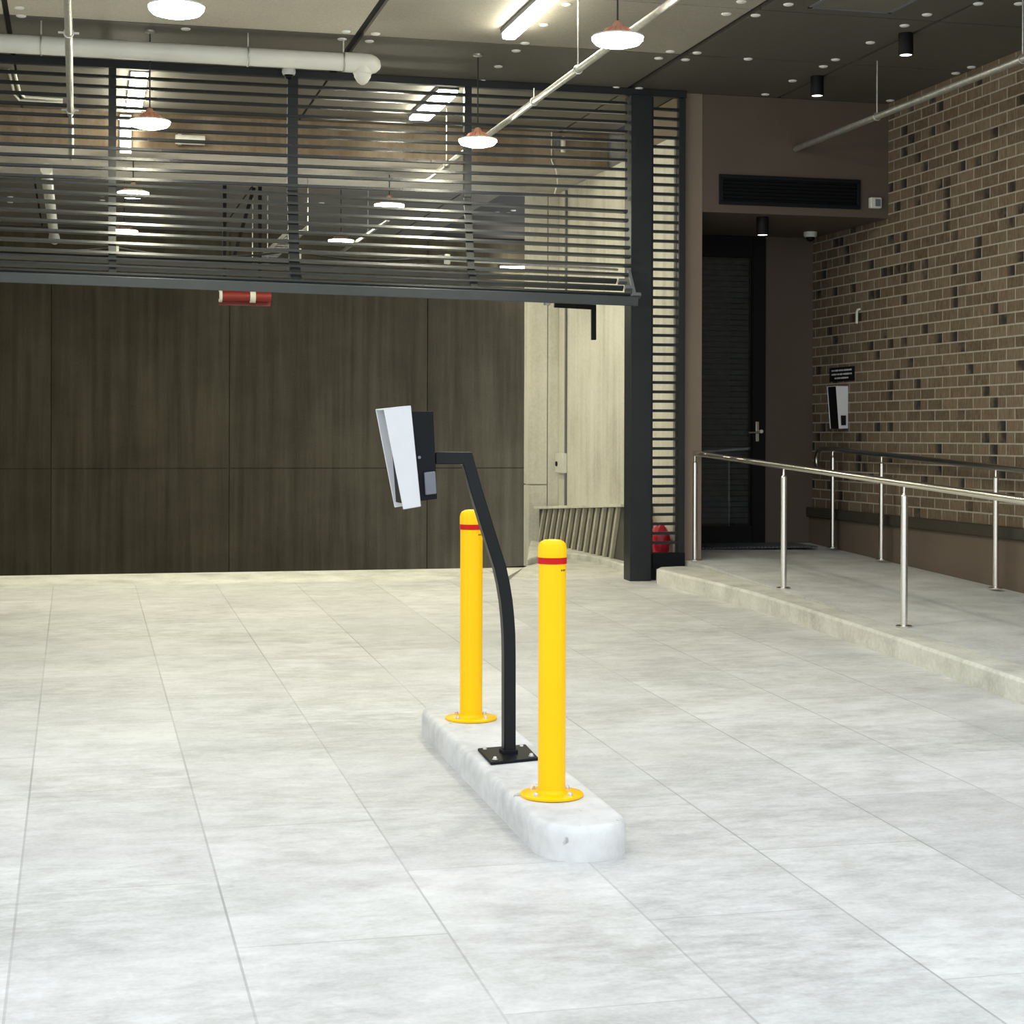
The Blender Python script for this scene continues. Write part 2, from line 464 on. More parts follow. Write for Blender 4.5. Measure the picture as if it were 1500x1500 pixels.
# pale inner side wall and return
SWU = 4.716
g = MB(); g.box(SWU - .012, SWU + .005, 13.42, 16.9, .1, 3.83); g.box(4.725, 4.885, 14.77, 17.1, .1, 3.83)
structure(g.build('wall_basement_side', 'pale_wall', smooth=False), 'pale concrete wall inside the gate with slanting shadow bands')
zj = ov(790, 710, 16.9).z; uj = ov(802, 600, 16.9).x
g = MB()
g.box(4.398, uj - .005, 16.9, 17.1, zj + .006, 3.83); g.box(4.398, uj - .005, 16.9, 17.1, -.4, zj - .006); g.box(uj + .005, SWU - .014, 16.9, 17.1, -.4, 3.83); g.box(4.41, SWU - .02, 16.93, 17.08, -.4, 3.8)
structure(g.build('wall_basement_return', 'pale_wall', smooth=False))
# dark back wall of the basement ramp, cast in panels
BV = 24.0
xs = [-2.6] + [ov(p, 600, BV).x for p in (75, 336, 626)] + [7.0]
zs = [-1.2, ov(400, 686, BV).z, CEIL]
g = MB()
for i in range(len(xs) - 1):
    for j in range(len(zs) - 1): g.box(xs[i] + .007, xs[i + 1] - .007, BV, BV + .02, zs[j] + .007, zs[j + 1] - .007)
g.box(-2.6, 7, BV + .018, BV + .3, -1.3, CEIL)
bw = structure(g.build('wall_back', 'back_wall', smooth=False), 'dark stained concrete wall beyond the gate')
for px, py, r in [(283, 494, .04), (281, 580, .055), (127, 581, .045), (399, 597, .03), (397, 490, .035), (268, 757, .04), (395, 733, .035), (550, 500, .04), (40, 577, .04)]:
    p = ov(px, py, BV); g = MB(); g.cyl(p + Vector((0, .004, 0)), p + Vector((0, -.004, 0)), r, 14); g.build('tie_hole_patch', 'back_wall', bw)
# inner beam band
g = MB(); g.box(-2.6, 4.72, 15.29, 15.32, 3.831, CEIL - .001)
structure(g.build('beam_face', 'beam_face', smooth=False), 'brown stained face of the basement beam')
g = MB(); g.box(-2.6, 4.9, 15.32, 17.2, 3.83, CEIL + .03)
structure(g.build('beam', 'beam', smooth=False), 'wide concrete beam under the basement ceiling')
# left walls (outside the frame on the left)
g = MB(); g.box(-2.8, -2.6, 7.9, 24.3, -1.3, CEIL + .2)
structure(g.build('wall_left', 'pale_wall', smooth=False))
# curved nib kerb inside the gate
KN = (0, 0, 1); KK = .335
kp = [pl(px, py, KN, KK) for px, py in ((744, 834), (757, 827), (772, 819), (793, 813), (815, 810), (838, 810), (862, 813), (888, 819), (917, 828))]
kp[0].z = .285
kp += [Vector((4.42, 13.34, KK)), Vector((4.69, 13.34, KK)), Vector((4.69, 16.88, KK)), Vector((4.41, 16.88, KK))]
g = MB(); g.prism([Vector((kp[0].x, 14.2, .279)), Vector((kp[0].x, kp[0].y, .279)), Vector((kp[1].x, kp[1].y, .279)), Vector((kp[2].x, kp[2].y, .279)), Vector((4.40, 16.9, .279)), Vector((4.71, 16.9, .279)), Vector((4.71, 14.2, .279))], (0, 0, -.8))
structure(g.build('floor_nib', 'kerb', smooth=False))
g = MB(); g.prism(kp[2:], (0, 0, -.5))
structure(g.build('trim_nib_kerb', 'kerb', bevel=.012), 'curved pale kerb nib inside the gate')

# ================================================================ TRAFFIC ISLAND
IC = 1.642; IR = .158; v0, v1 = 5.47, 7.72
ring_out = []
for k in range(13): a = PI + PI * k / 12; ring_out.append((IC + IR * math.cos(a), v0 + IR + IR * math.sin(a)))
for k in range(13): a = PI * k / 12; ring_out.append((IC + IR * math.cos(a), v1 - IR + IR * math.sin(a)))
g = MB(); H = .115; n = len(ring_out)
prof = [(1.0, -.02), (1.0, .07), (.985, .092), (.95, .107), (.88, .1145), (.8, .115)]
vs = []
for k, h in prof:
    for x, y in ring_out:
        cy = min(max(y, v0 + IR), v1 - IR)
        vs.append((IC + (x - IC) * k, cy + (y - cy) * k, fz(y) + h))
fs = []
for i in range(len(prof) - 1):
    for k in range(n): fs.append((i * n + k, i * n + (k + 1) % n, (i + 1) * n + (k + 1) % n, (i + 1) * n + k))
fs += [tuple(range((len(prof) - 1) * n, len(prof) * n)), tuple(range(n))[::-1]]
g.add(vs, fs)
isl = tag(g.build('traffic_island', 'island', loc=(IC, 6.6, fz(6.6))), 'long low concrete island with rounded ends in the driveway', 'traffic island')


def itop(v): return fz(v) + .115


def bolts(parent, pts, z, r=.009):
    for x, y in pts:
        g = MB(); c = Vector((x, y, z)); g.lathe(c, [(r * 1.5, 0), (r * 1.5, .0025), (r, .003), (r, .009), (r * .7, .012)], 6)
        g.build('bolt', 'bolt', parent)


def bollard(x, y, label):
    z = itop(y) - .001; t = thing('bollard', (x, y, z), label, 'bollard', 'yellow bollards on the island'); c = Vector((x, y, z))
    R = .0485
    g = MB(); g.lathe(c, [(.110, 0), (.112, .003), (.112, .009), (.108, .012), (R + .008, .013), (R + .003, .018), (R, .024)], 40); g.build('base_flange', 'yellow', t)
    g = MB(); g.lathe(c, [(R, .012), (R, .838), (R, .84)], 40); g.build('post', 'yellow', t)
    g = MB(); g.lathe(c, [(R + .0015, .838), (R + .0025, .842), (R + .0025, .872), (R, .886), (R * .86, .896), (R * .6, .902), (R * .3, .904), (.001, .9045)], 40); g.build('cap', 'yellow', t)
    g = MB(); g.lathe(c, [(R - .002, .822), (R + .0012, .823), (R + .0012, .846 - .0), (R - .002, .8465)], 40)
    g = MB(); g.lathe(c, [(R - .002, .818), (R + .0028, .819), (R + .0028, .841), (R - .002, .842)], 40); g.build('red_band', 'red', t)
    # small dark print under the band, on the side facing the driveway
    a0 = -1.15
    g = MB()
    for k, w in enumerate((.07, .05, .08, .05, .06)):
        a = a0 + k * .11
        q = [Vector((x + (R + .0006) * math.cos(b), y + (R + .0006) * math.sin(b), z + h)) for b, h in ((a, .794), (a + w, .794), (a + w, .800), (a, .800))]
        g.add(q, [(0, 1, 2, 3)])
    g.build('print', 'matt_black', t)
    bolts(t, [(x + .085 * math.cos(a), y + .085 * math.sin(a)) for a in (.6, 2.2, 3.75, 5.3)], z + .0115, .008)
    return t


bollard(1.627, 5.921, 'yellow bollard with red band at the near end of the island')
bollard(1.652, 7.328, 'yellow bollard with red band at the far end of the island, behind the intercom pole')

# ================================================================ INTERCOM STAND ON THE ISLAND
IV = 6.58
px0 = 1.636
zb = itop(IV) + .001
t = thing('intercom_stand', (px0, IV, zb), 'black gooseneck intercom pole with white hooded head between the yellow bollards', 'intercom')
g = MB(); q = [fl(x, y, .116) for x, y in ((699.6, 1100), (770, 1094), (789, 1114), (719, 1121))]
g.prism(q, (0, 0, .011)); g.build('base_plate', 'black', t, bevel=.003)
cc = sum(q, Vector()) / 4
bolts(t, [(cc + (p - cc) * .76).xy for p in q], zb + .009, .008)
path = [(745, 1112), (745, 960), (744.5, 930), (743, 905), (740.5, 880), (736.5, 855), (731, 830), (722, 802), (709, 760), (696, 718), (683, 671), (636, 671)]
P = [ov(x, y, IV) for x, y in path]; P[0].z = zb + .006
g = MB(); g.ring(P, 1, square=(.05, .047), up=(0, 1, 0)); g.build('pole', 'post_black', t, bevel=.004)
g = MB(); g.bar(P[0], P[0] + Vector((0, 0, .02)), .062, .062, up=(0, 1, 0)); g.build('weld_collar', 'black', t, bevel=.004)
VN, VF = IV - .095, IV + .095
hou = [ov(x, y, VN + .012) for x, y in ((585, 603), (634.7, 602), (640.7, 731), (600, 736))]
g = MB(); g.prism(hou, (0, VF - VN - .024, 0)); hs = g.build('housing', 'black', t, bevel=.004)
sb = [ov(x, y, VN + .012) for x, y in ((620.5, 692), (636.5, 690), (638.5, 723), (622.5, 725))]
g = MB(); g.prism(sb, (0, -.02, 0)); g.build('lock_cover', 'grey', t, bevel=.004)
lk = ov(614, 670, VN + .012); g = MB(); g.cyl(lk + Vector((0, .002, 0)), lk + Vector((0, -.006, 0)), .006, 12); g.build('lock', 'grey', t)
# white hood: near cheek, far cheek, top
ck = [(562, 598.5), (602, 594), (617, 742), (590.7, 746.5)]
near = [ov(x, y, VN) for x, y in ck]; L = VF - VN
g = MB(); g.prism(near, (0, .006, 0)); g.prism([p + Vector((0, L, 0)) for p in near], (0, -.006, 0))
n0, n1 = near[0], near[1]
g.prism([n0, n1, n1 + Vector((0, 0, -.006)), n0 + Vector((0, 0, -.006))], (0, L, 0))
n2 = near[2]
g.build('hood', 'white', t, bevel=.003)
fp = [ov(x, y, VN + .008) for x, y in ((582, 603), (588, 603), (603, 735), (592, 738))]
g = MB(); g.prism(fp, (0, L - .016, 0)); g.build('reader_panel', 'matt_black', t)

# ================================================================ GATE
gate = thing('slatted_gate', (1.8, GV, 2.5), 'raised charcoal slatted gate hanging across the driveway opening', 'gate')
UL, UR = -2.55, 4.225
g = MB(); g.box(UL, 4.72, GV - .03, GV + .03, CEIL - .058, CEIL - .002); g.build('top_beam', 'gate', gate, bevel=.003)
PIT = .0752
zt = CEIL - .058
ztr = 3.27
slz = []; z = zt - PIT + .012
while z > ztr - .01: slz.append(z); z -= PIT
g = MB()
for z in slz: g.box(UL, UR, GV - .026, GV + .016, z - .0105, z + .0105)
g.build('upper_slats', 'slat', gate, smooth=False)
# lower leaf leans out towards the driveway; its foot folds further
A1, A2 = math.radians(13), math.radians(40)
cur = Vector((0, GV - .004, slz[-1])); rows = []
for k in range(8):
    cur = cur + Vector((0, -math.sin(A1), -math.cos(A1))) * PIT; rows.append((cur.copy(), A1))
for k in range(3):
    cur = cur + Vector((0, -math.sin(A2), -math.cos(A2))) * PIT; rows.append((cur.copy(), A2))
tilt = lambda u: Vector((0, 0, -.015 * (u - 1.8)))
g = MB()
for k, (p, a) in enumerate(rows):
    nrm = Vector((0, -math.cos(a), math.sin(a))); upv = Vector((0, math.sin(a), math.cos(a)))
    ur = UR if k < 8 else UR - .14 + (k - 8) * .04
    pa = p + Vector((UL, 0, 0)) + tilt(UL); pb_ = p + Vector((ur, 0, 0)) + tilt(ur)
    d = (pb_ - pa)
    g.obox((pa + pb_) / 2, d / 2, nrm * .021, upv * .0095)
g.build('lower_slats', 'slat_lamplit', gate, smooth=False)
bp = cur + Vector((0, -math.sin(A2), -math.cos(A2))) * .055 + Vector((0, .03, 0))
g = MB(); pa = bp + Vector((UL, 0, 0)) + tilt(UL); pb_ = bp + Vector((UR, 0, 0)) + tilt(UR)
g.obox((pa + pb_) / 2, (pb_ - pa) / 2, (0, .03, .006), (0, -.01, .036)); g.build('bottom_beam', 'beam_lamplit', gate, bevel=.004)
for px, w in ((164.5, .055), (428.5, .078), (685, .055)):
    uc = ov(px, 200, GV).x
    g = MB(); g.box(uc - w / 2, uc + w / 2, GV - .018, GV + .04, ztr - .03, zt); mu = g.build('mullion', 'gate', gate)
    for (pa, pb2, aa) in ((Vector((0, GV, slz[-1])), rows[7][0], A1), (rows[7][0], bp + Vector((0, 0, .03)), A2)):
        nrm = Vector((0, math.cos(aa), -math.sin(aa)))
        q0 = pa + Vector((uc, 0, 0)) + nrm * .012 + tilt(uc); q1 = pb2 + Vector((uc, 0, 0)) + nrm * .012 + tilt(uc)
        g = MB(); g.bar(q0, q1, w, .026, up=nrm); g.build('stile', 'gate', gate)
# right end brackets of the folded foot
g = MB()
for k in range(8, 11):
    p = rows[k][0] + Vector((UR - .12 + (k - 8) * .04, 0, 0)) + tilt(UR)
    g.obox(p + Vector((.03, 0, 0)), (.035, 0, 0), (0, .02, -.012), (0, .006, .012))
g.bar(rows[7][0] + Vector((UR - .02, .01, 0)), bp + Vector((UR - .02, .0, 0)), .02, .03, up=(0, 1, 0))
g.build('end_bracket', 'grey', gate)
# drive shaft, its sagging cable and end bearings at the back of the gate
SV = GV + .14
s0, s1 = ov(-40, 371, SV), ov(655, 390, SV)
g = MB(); g.cyl(s0, s1, .017, 12); g.build('drive_shaft', 'matt_black', gate)
g = MB()
for a, b, sag in ((-40, 168, .03), (172, 415, .05), (440, 650, .05)):
    pa, pb2 = ov(a, 360 + a * .022, SV), ov(b, 360 + b * .022, SV)
    g.ring([pa.lerp(pb2, k / 10) - Vector((0, 0, sag * 4 * (k / 10) * (1 - k / 10))) for k in range(11)], .008, 8)
g.build('drive_cable', 'cable', gate)
for px, py in ((170, 366), (437, 372), (655, 380)):
    p = ov(px, py, SV); g = MB(); g.obox(p, (.02, 0, 0), (0, .03, 0), (0, 0, .04)); g.build('shaft_bearing', 'offwhite', gate, bevel=.005)
g = MB(); g.cyl(ov(657, 381, SV), ov(905, 395, SV), .010, 10); g.build('guide_rod', 'galv', gate)
# black cranked arm and grey hinge hardware under the right end
AV = GV + .06
g = MB(); g.ring([ov(812, 447, AV), ov(869.5, 450, AV), ov(869.5, 498, AV)], 1, square=(.03, .038), up=(0, 1, 0)); g.build('crank_arm', 'matt_black', gate, bevel=.003)
g = MB(); p = ov(796, 441, AV); g.obox(p, (.075, 0, -.004), (0, .03, 0), (0, 0, .012)); g.obox(p + Vector((.03, 0, -.012)), (.022, 0, 0), (0, .025, 0), (0, 0, .02)); g.bar(p + Vector((-.08, 0, -.005)), p + Vector((.11, 0, .0)), .02, .012)
g.build('hinge_bracket', 'galv', gate, bevel=.002)

# post beside the gate
pz = fz(13.2)
g = MB(); g.box(4.243, 4.418, 13.12, 13.29, pz - .002, CEIL - .06)
tag(g.build('gate_post', 'gate', loc=(4.33, 13.2, pz), bevel=.004), 'tall square charcoal steel post at the right end of the gate', 'post')
# fixed slatted side screen
sc_ = thing('slatted_screen', (4.565, 13.2, pz + .1), 'tall narrow charcoal screen of horizontal slats between gate post and brown column', 'screen')
ul, ur = 4.425, 4.715
zb1 = ov(990, 822, 13.2).z
g = MB(); g.box(ur - .055, ur, 13.17, 13.23, zb1, CEIL - .06); g.box(ul, ul + .02, 13.17, 13.23, zb1 + .06, CEIL - .06); g.build('frame', 'gate', sc_, bevel=.003)
g = MB(); z = zb1 + .15
while z < CEIL - .1: g.box(ul + .02, ur - .055, 13.18, 13.22, z - .0115, z + .0115); z += .0752
g.build('slats', 'slat', sc_, smooth=False)
g = MB(); g.box(ul + .02, ur, 13.16, 13.24, zb1 - .055, zb1 + .07); g.build('bottom_rail', 'black', sc_, bevel=.003)
g = MB(); g.box(ul + .004, ul + .05, 13.17, 13.23, fz(13.2) + .0, zb1); g.build('foot', 'black', sc_)

# ================================================================ VENT, ALARM, CAMERAS, DOOR
a, b = ov(1053, 255, 13.25), ov(1259, 304, 13.25)
vt = thing('vent_grille', ((a.x + b.x) / 2, 13.25, b.z), 'long black louvred vent grille on the brown bulkhead', 'vent')
zt_, zb_ = 3.507, 3.265
g = MB(); w = .03
g.box(a.x, b.x, 13.225, 13.25, zt_ - w, zt_); g.box(a.x, b.x, 13.225, 13.25, zb_, zb_ + w); g.box(a.x, a.x + w, 13.225, 13.25, zb_ + w, zt_ - w); g.box(b.x - w, b.x, 13.225, 13.25, zb_ + w, zt_ - w)
g.build('frame', 'black', vt, bevel=.003)
g = MB()
for k in range(6):
    z = zb_ + w + .018 + k * .029
    g.obox((0.5 * (a.x + b.x), 13.238, z), ((b.x - a.x) / 2 - w, 0, 0), (0, .010, .008), (0, -.001, .0018))
g.build('louvres', 'black', vt)
g = MB(); g.box(a.x + w, b.x - w, 13.247, 13.2495, zb_ + w, zt_ - w); g.build('backing', 'matt_black', vt)

p = ov(1280, 298, 13.25)
al = thing('alarm_box', (p.x, 13.25, p.z), 'small white square alarm box on the bulkhead beside the brick wall', 'alarm')
g = MB(); g.box(p.x - .05, p.x + .05, 13.2, 13.25, p.z - .045, p.z + .045); g.build('body', 'offwhite', al, bevel=.008)
g = MB(); g.box(p.x - .01, p.x + .036, 13.197, 13.201, p.z - .03, p.z + .03); g.build('lens', 'grey', al)

p = oz(1187, 340, 3.2)
dc = thing('dome_camera', (p.x, p.y, 3.2), 'white dome camera on the soffit in front of the brick wall', 'camera')
g = MB(); g.lathe((p.x, p.y, 3.2), [(.058, 0), (.06, -.03), (.05, -.045), (.001, -.046)], 24); g.build('housing', 'offwhite', dc)
g = MB(); g.lathe((p.x, p.y, 3.155), [(.04, 0), (.038, -.015), (.028, -.03), (.012, -.038), (.001, -.039)], 20); g.build('dome', 'matt_black', dc)
p = ov(423, 108, GV - .07)
dc = thing('dome_camera', (p.x, p.y, p.z + .04), 'white dome camera on the gate top beam under the white pipe', 'camera')
g = MB(); g.lathe((p.x, p.y, p.z + .035), [(.05, 0), (.053, -.025), (.045, -.045), (.001, -.046)], 24); g.bar(p + Vector((0, 0, .045)), p + Vector((0, .05, .045)), .04, .02); g.build('housing', 'white', dc)
g = MB(); g.lathe((p.x, p.y, p.z - .01), [(.034, 0), (.032, -.012), (.022, -.026), (.001, -.032)], 20); g.build('dome', 'matt_black', dc)

dz0 = rz(14)
door = thing('door_1', ((dA + dB) / 2, 14.77, dz0), 'dark glazed entry door', 'door'); door['kind'] = 'structure'; del door['category']
ga, gb = ov(1028, 376, 14.78), ov(1100, 770, 14.78)
g = MB(); g.box(gb.x, dB, 14.74, 14.8, dz0, 3.199); g.box(4.887, gb.x, 14.745, 14.8, ga.z, 3.199); g.box(4.887, gb.x, 14.745, 14.8, dz0, gb.z); g.box(4.887, dA - .06, 14.745, 14.8, dz0, 3.199)
g.build('frame', 'matt_black', door, bevel=.003)
g = MB(); g.box(dA - .06, gb.x, 14.77, 14.776, gb.z, ga.z); g.build('glass', 'glass', door, smooth=False)
g = MB(); z = gb.z + .02
while z < ga.z: g.box(dA - .06, gb.x, 14.85, 14.856, z, z + .043); z += .05
g.build('blind', 'blind', door, smooth=False)
g = MB(); g.box(4.89, 6.05, 15.6, 15.65, dz0 - .1, 3.2); g.box(4.887, 4.9, 14.9, 15.6, dz0 - .1, 3.2); g.box(6.04, 6.05, 14.9, 15.6, dz0 - .1, 3.2); g.box(4.89, 6.05, 14.81, 15.6, 3.21, 3.25); g.box(4.89, 6.05, 14.81, 15.6, dz0 - .12, dz0 - .02)
structure(g.build('wall_lobby', 'brown', smooth=False))
h = ov(1109, 632, 14.74)
g = MB(); g.box(h.x - .016, h.x + .016, 14.73, 14.741, h.z - .09, h.z + .09); hp = g.build('handle', 'steel', door, bevel=.003)
g = MB(); g.ring([h + Vector((0, 0, -.01)), h + Vector((0, -.05, -.01)), h + Vector((-.10, -.05, -.01))], .009, 10); g.build('lever', 'steel', hp)
h2 = ov(1115, 632, 14.735); g = MB(); g.cyl(h2 + Vector((0, .006, 0)), h2 + Vector((0, -.012, 0)), .016, 14); g.build('lock', 'offwhite', door)
# ribbed mat at the door
m0 = dz0
g = MB(); mx0, mx1, my0, my1 = 4.93, 6.28, 14.1, 14.7
mt = thing('door_mat', ((mx0 + mx1) / 2, (my0 + my1) / 2, m0), 'dark ribbed mat on the path in front of the door', 'mat')
g.box(mx0, mx1, my0, my1, m0, m0 + .006); g.build('backing', 'mat', mt)
g = MB(); k = mx0 + .01
while k < mx1 - .01: g.box(k, k + .014, my0 + .01, my1 - .01, m0 + .006, m0 + .013); k += .034
g.build('ribs', 'grey', mt, smooth=False)

# ================================================================ BRICK WALL FITTINGS
WV = 14.01
U2 = 6.519
p = ou(1234, 548, U2)
sg = thing('sign', (U2, p.y, p.z), 'small black sign with three white lines above the wall intercom', 'sign')
a, b = ou(1216, 540, U2), ou(1252, 557, U2)
ya, yb = a.y, b.y; zc = p.z; hh = .062
g = MB(); g.box(U2 - .006, U2, min(ya, yb), max(ya, yb), zc - hh, zc + hh); g.build('plate', 'matt_black', sg)
g = MB(); wy = abs(ya - yb)
for r, (s0_, e0) in enumerate(((.09, .90), (.09, .90), (.22, .76))):
    y = max(ya, yb) - wy * s0_; z = zc + .034 - r * .034
    yend = max(ya, yb) - wy * e0
    while y > yend:
        w = random.choice((.006, .009, .012)); hgt = random.choice((.006, .007, .008))
        g.box(U2 - .0075, U2 - .006, y - w, y, z - hgt, z + hgt); y -= w + .0045 + (.008 if random.random() < .2 else 0)
g.build('lettering', 'white', sg, smooth=False)

p = ou(1242, 600, U2)
wi = thing('wall_intercom', (U2, WV + .1, p.z), 'white hooded intercom on the brick wall below the black sign', 'intercom')
nk = [ov(x, y, WV) for x, y in ((1224.5, 565), (1240.5, 565), (1240.5, 627.5), (1229, 628))]
for q in nk[1:3]: q.x = U2
fk = [q + Vector((0, .19, 0)) for q in nk]
g = MB(); g.prism(nk, (0, .006, 0)); g.prism(fk, (0, -.006, 0)); g.prism([nk[0], nk[1], nk[1] + Vector((0, 0, -.006)), nk[0] + Vector((0, 0, -.006))], (0, .19, 0)); g.build('hood', 'white', wi, bevel=.002)
g = MB(); q = [nk[0] + Vector((.006, .007, -.008)), nk[1] + Vector((0, .007, -.008)), nk[2] + Vector((0, .007, 0)), nk[3] + Vector((.006, .007, 0))]; g.prism(q, (0, .176, 0)); g.build('housing', 'matt_black', wi)
q = [ov(x, y, WV) for x, y in ((1231.5, 608.5), (1238.5, 608.5), (1238.5, 623), (1232, 623))]
g = MB(); g.prism(q, (0, -.012, 0)); g.build('lock_cover', 'matt_black', wi, bevel=.002)

g = MB(); p0, p1 = ou(1258.5, 474, U2), ou(1259, 455, U2)
x = U2
g.ring([Vector((x - .02, p0.y, p0.z)), Vector((x - .02, p0.y, p1.z - .01)), Vector((x - .018, p0.y - .012, p1.z + .006)), Vector((x + .0, p0.y - .03, p1.z + .012))], .011, 10)
tag(g.build('wall_hook', 'offwhite', loc=(U2, p0.y, p0.z)), 'short white bent pipe stub high on the brick wall above the sign', 'pipe')

# ================================================================ HANDRAILS
def handrail(posts, ends, label, hgt, mat, curl):
    pts = [Vector((x, y, rz(y))) for x, y in posts]
    t = thing('handrail', pts[0], label, 'handrail', 'stainless handrails of the footpath')
    def railz(y): return rz(y) + hgt
    for p in pts:
        g = MB(); zt2 = railz(p.y)
        g.ring([p + Vector((0, 0, .004)), Vector((p.x, p.y, zt2 - .075))], .0215, 20); po = g.build('post', 'steel', t)
        g = MB(); g.ring([Vector((p.x, p.y, zt2 - .077)), Vector((p.x, p.y, zt2 - .06)), Vector((p.x, p.y, zt2 - .01))], [.0215, .009, .009], 14); g.build('spigot', 'steel', po)
        g = MB(); g.lathe(p, [(.05, 0), (.05, .006), (.042, .010), (.022, .012)], 24); g.build('flange', 'steel', po)
    u = posts[0][0]
    path = []
    ya, yb = ends
    ys = [ya] + [y for y in (14.0, 13.0, 12, 11, 10, 9, 8, 7) if yb < y < ya] + [yb]
    lx = lambda y: posts[0][0] + (posts[-1][0] - posts[0][0]) * (posts[0][1] - y) / (posts[0][1] - posts[-1][1])
    path = [Vector((lx(y), y, railz(y))) for y in ys]
    if curl:
        p = path[0]; cur = []
        for k in range(9):
            a = PI * .95 * k / 8; cur.append(p + Vector((0, .10 * math.sin(a), -.10 + .10 * math.cos(a))) * 1.0)
        path = cur[::-1] + path[1:]
    g = MB(); g.ring(path, .0215, 18); g.build('rail', mat, t)
    return t


handrail([(4.83, 13.25), (4.83, 11.43), (4.83, 9.59), (4.83, 7.7)], (13.36, 6.6), 'brushed steel handrail along the kerb edge of the footpath', .862, 'steel', False)
handrail([(6.40, 14.06), (6.385, 13.08), (6.36, 11.21), (6.34, 9.35)], (14.32, 6.6), 'brushed steel handrail with curled end along the brick wall', .862, 'dark_steel', True)

# ================================================================ PIPES AND CONDUITS UNDER THE CEILING
PV = 12.03
za = 3.985
e = ov(536, 99, PV)
wp = thing('drain_pipe', (0, PV, za), 'white plastic drain pipe with elbow under the ceiling before the gate', 'pipe')
g = MB(); g.cyl((UL, PV, za), (ov(512, 99, PV).x, PV, za), .062, 26); g.build('pipe', 'pvc', wp)
xe = ov(557, 100, PV).x; xs0 = ov(503, 99, PV).x; xo = ov(531, 100, PV).x
g = MB(); g.ring([Vector((xs0, PV, za)), Vector((xs0 + .02, PV, za)), Vector((xo - .02, PV, za)), Vector((xo + .05, PV, za - .003)), Vector((xe - .045, PV, za - .012)), Vector((xe - .018, PV, za - .02)), Vector((xe, PV, za - .026))], [.066, .069, .069, .069, .062, .046, .012], 26); g.build('elbow', 'pvc', wp)
g = MB(); g.lathe((xo, PV, za), [(.064, -.03), (.066, -.075), (.06, -.08), (.058, -.098), (.035, -.135), (.015, -.15)], 26); g.build('outlet', 'pvc', wp)
for px in (363, 503, 60):
    u = ov(px, 90, PV).x
    g = MB(); g.ring([Vector((u, PV + .066 * math.cos(a), za + .066 * math.sin(a))) for a in [2 * PI * k / 20 for k in range(21)]], .006, 6); g.cyl((u, PV, za + .06), (u, PV, CEIL), .006, 8); g.build('hanger', 'galv', wp)


def conduit(u, z, va, vb, r, label, hangers, top=CEIL, name='conduit', mat='galv', group='steel conduits under the ceiling', side=False, stubs=()):
    t = thing(name, (u, (va + vb) / 2, z), label, 'conduit', group)
    g = MB(); g.cyl((u, va, z), (u, vb, z), r, 16); g.build('pipe', mat, t)
    for hv in hangers:
        g = MB(); g.ring([Vector((u + (r + .004) * math.cos(a), hv, z + (r + .004) * math.sin(a))) for a in [2 * PI * k / 16 for k in range(17)]], .005, 6)
        if side: g.bar((u - .06, hv, z), (u + .06, hv, z), .012, .012)
        g.cyl((u, hv, z + r), (u, hv, z + r + .07 if hv in stubs else top), .0055, 8); g.build('hanger', mat, t)
    return t


conduit(-.055, 3.737, 8.2, 15.25, .023, 'grey steel conduit running past the white drain pipe at left', [10.5, 13.0], side=True)
conduit(3.02, 3.672, 8.2, 15.25, .022, 'pale steel conduit running past the hanging lamps into the gate', [10.42, 11.5, 14.4], stubs=(11.5,))
conduit(5.69, 3.74, 7.5, 13.245, .024, 'grey steel conduit running beside the brick wall above the footpath', [8.2, 9.72, 11.75])
conduit(3.02, 3.55, 17.25, 20.6, .02, 'thin conduit beyond the beam behind the gate, beside the far hanging lamps', [18.5])

# ================================================================ LAMPS
def pendant(u, v, label, top=CEIL, z=3.53):
    t = thing('pendant_lamp', (u, v, z), label, 'lamp', 'round hanging lamps')
    c = Vector((u, v, z))
    g = MB(); g.lathe((u, v, top), [(.035, 0), (.035, -.012), (.012, -.02), (.004, -.022)], 18); g.build('canopy', 'galv', t)
    g = MB(); g.cyl((u, v, z + .085), (u, v, top - .015), .005, 8); g.build('cable', 'cable', t)
    g = MB(); g.lathe(c, [(.062, .016), (.06, .03), (.045, .05), (.03, .062), (.02, .085), (.012, .09)], 24)
    for k in range(12):
        a = 2 * PI * k / 12; d = Vector((math.cos(a), math.sin(a), 0)); e = Vector((-d.y, d.x, 0))
        g.prism([c + d * .03 + Vector((0, 0, .02)) - e * .0015, c + d * .088 + Vector((0, 0, .02)) - e * .0015, c + d * .07 + Vector((0, 0, .045)) - e * .0015, c + d * .03 + Vector((0, 0, .062)) - e * .0015], e * .003)
    g.build('heatsink', 'copper', t)
    g = MB(); g.lathe(c, [(.05, .02), (.11, .016), (.138, .008), (.142, .0), (.138, -.003), (.1, .0)], 32); g.build('rim', 'offwhite', t)
    g = MB(); g.lathe(c, [(.137, -.001), (.136, -.014), (.120, -.033), (.075, -.046), (.001, -.050)], 32); g.build('diffuser', 'lamp', t)
    return t


RU, RL_ = 2.808, .475
pendant(RU, 8.93, 'round hanging lamp nearest the camera in the row right of the white pipe')
pendant(RU, 12.29, 'round hanging lamp just before the gate, beside the steel conduit')
pendant(RU, 15.97, 'round hanging lamp under the beam, nearest of the right row behind the gate', top=3.83)
pendant(RU, 19.03, 'round hanging lamp farthest back in the right row')
pendant(RL_, 8.85, 'large bright round lamp at the top edge, above the white drain pipe')
pendant(RL_, 12.14, 'round hanging lamp just behind the white drain pipe')
pendant(RL_, 15.76, 'round hanging lamp under the beam in the left row behind the gate', top=3.83)
pendant(RL_, 18.75, 'round hanging lamp farthest back in the left row')


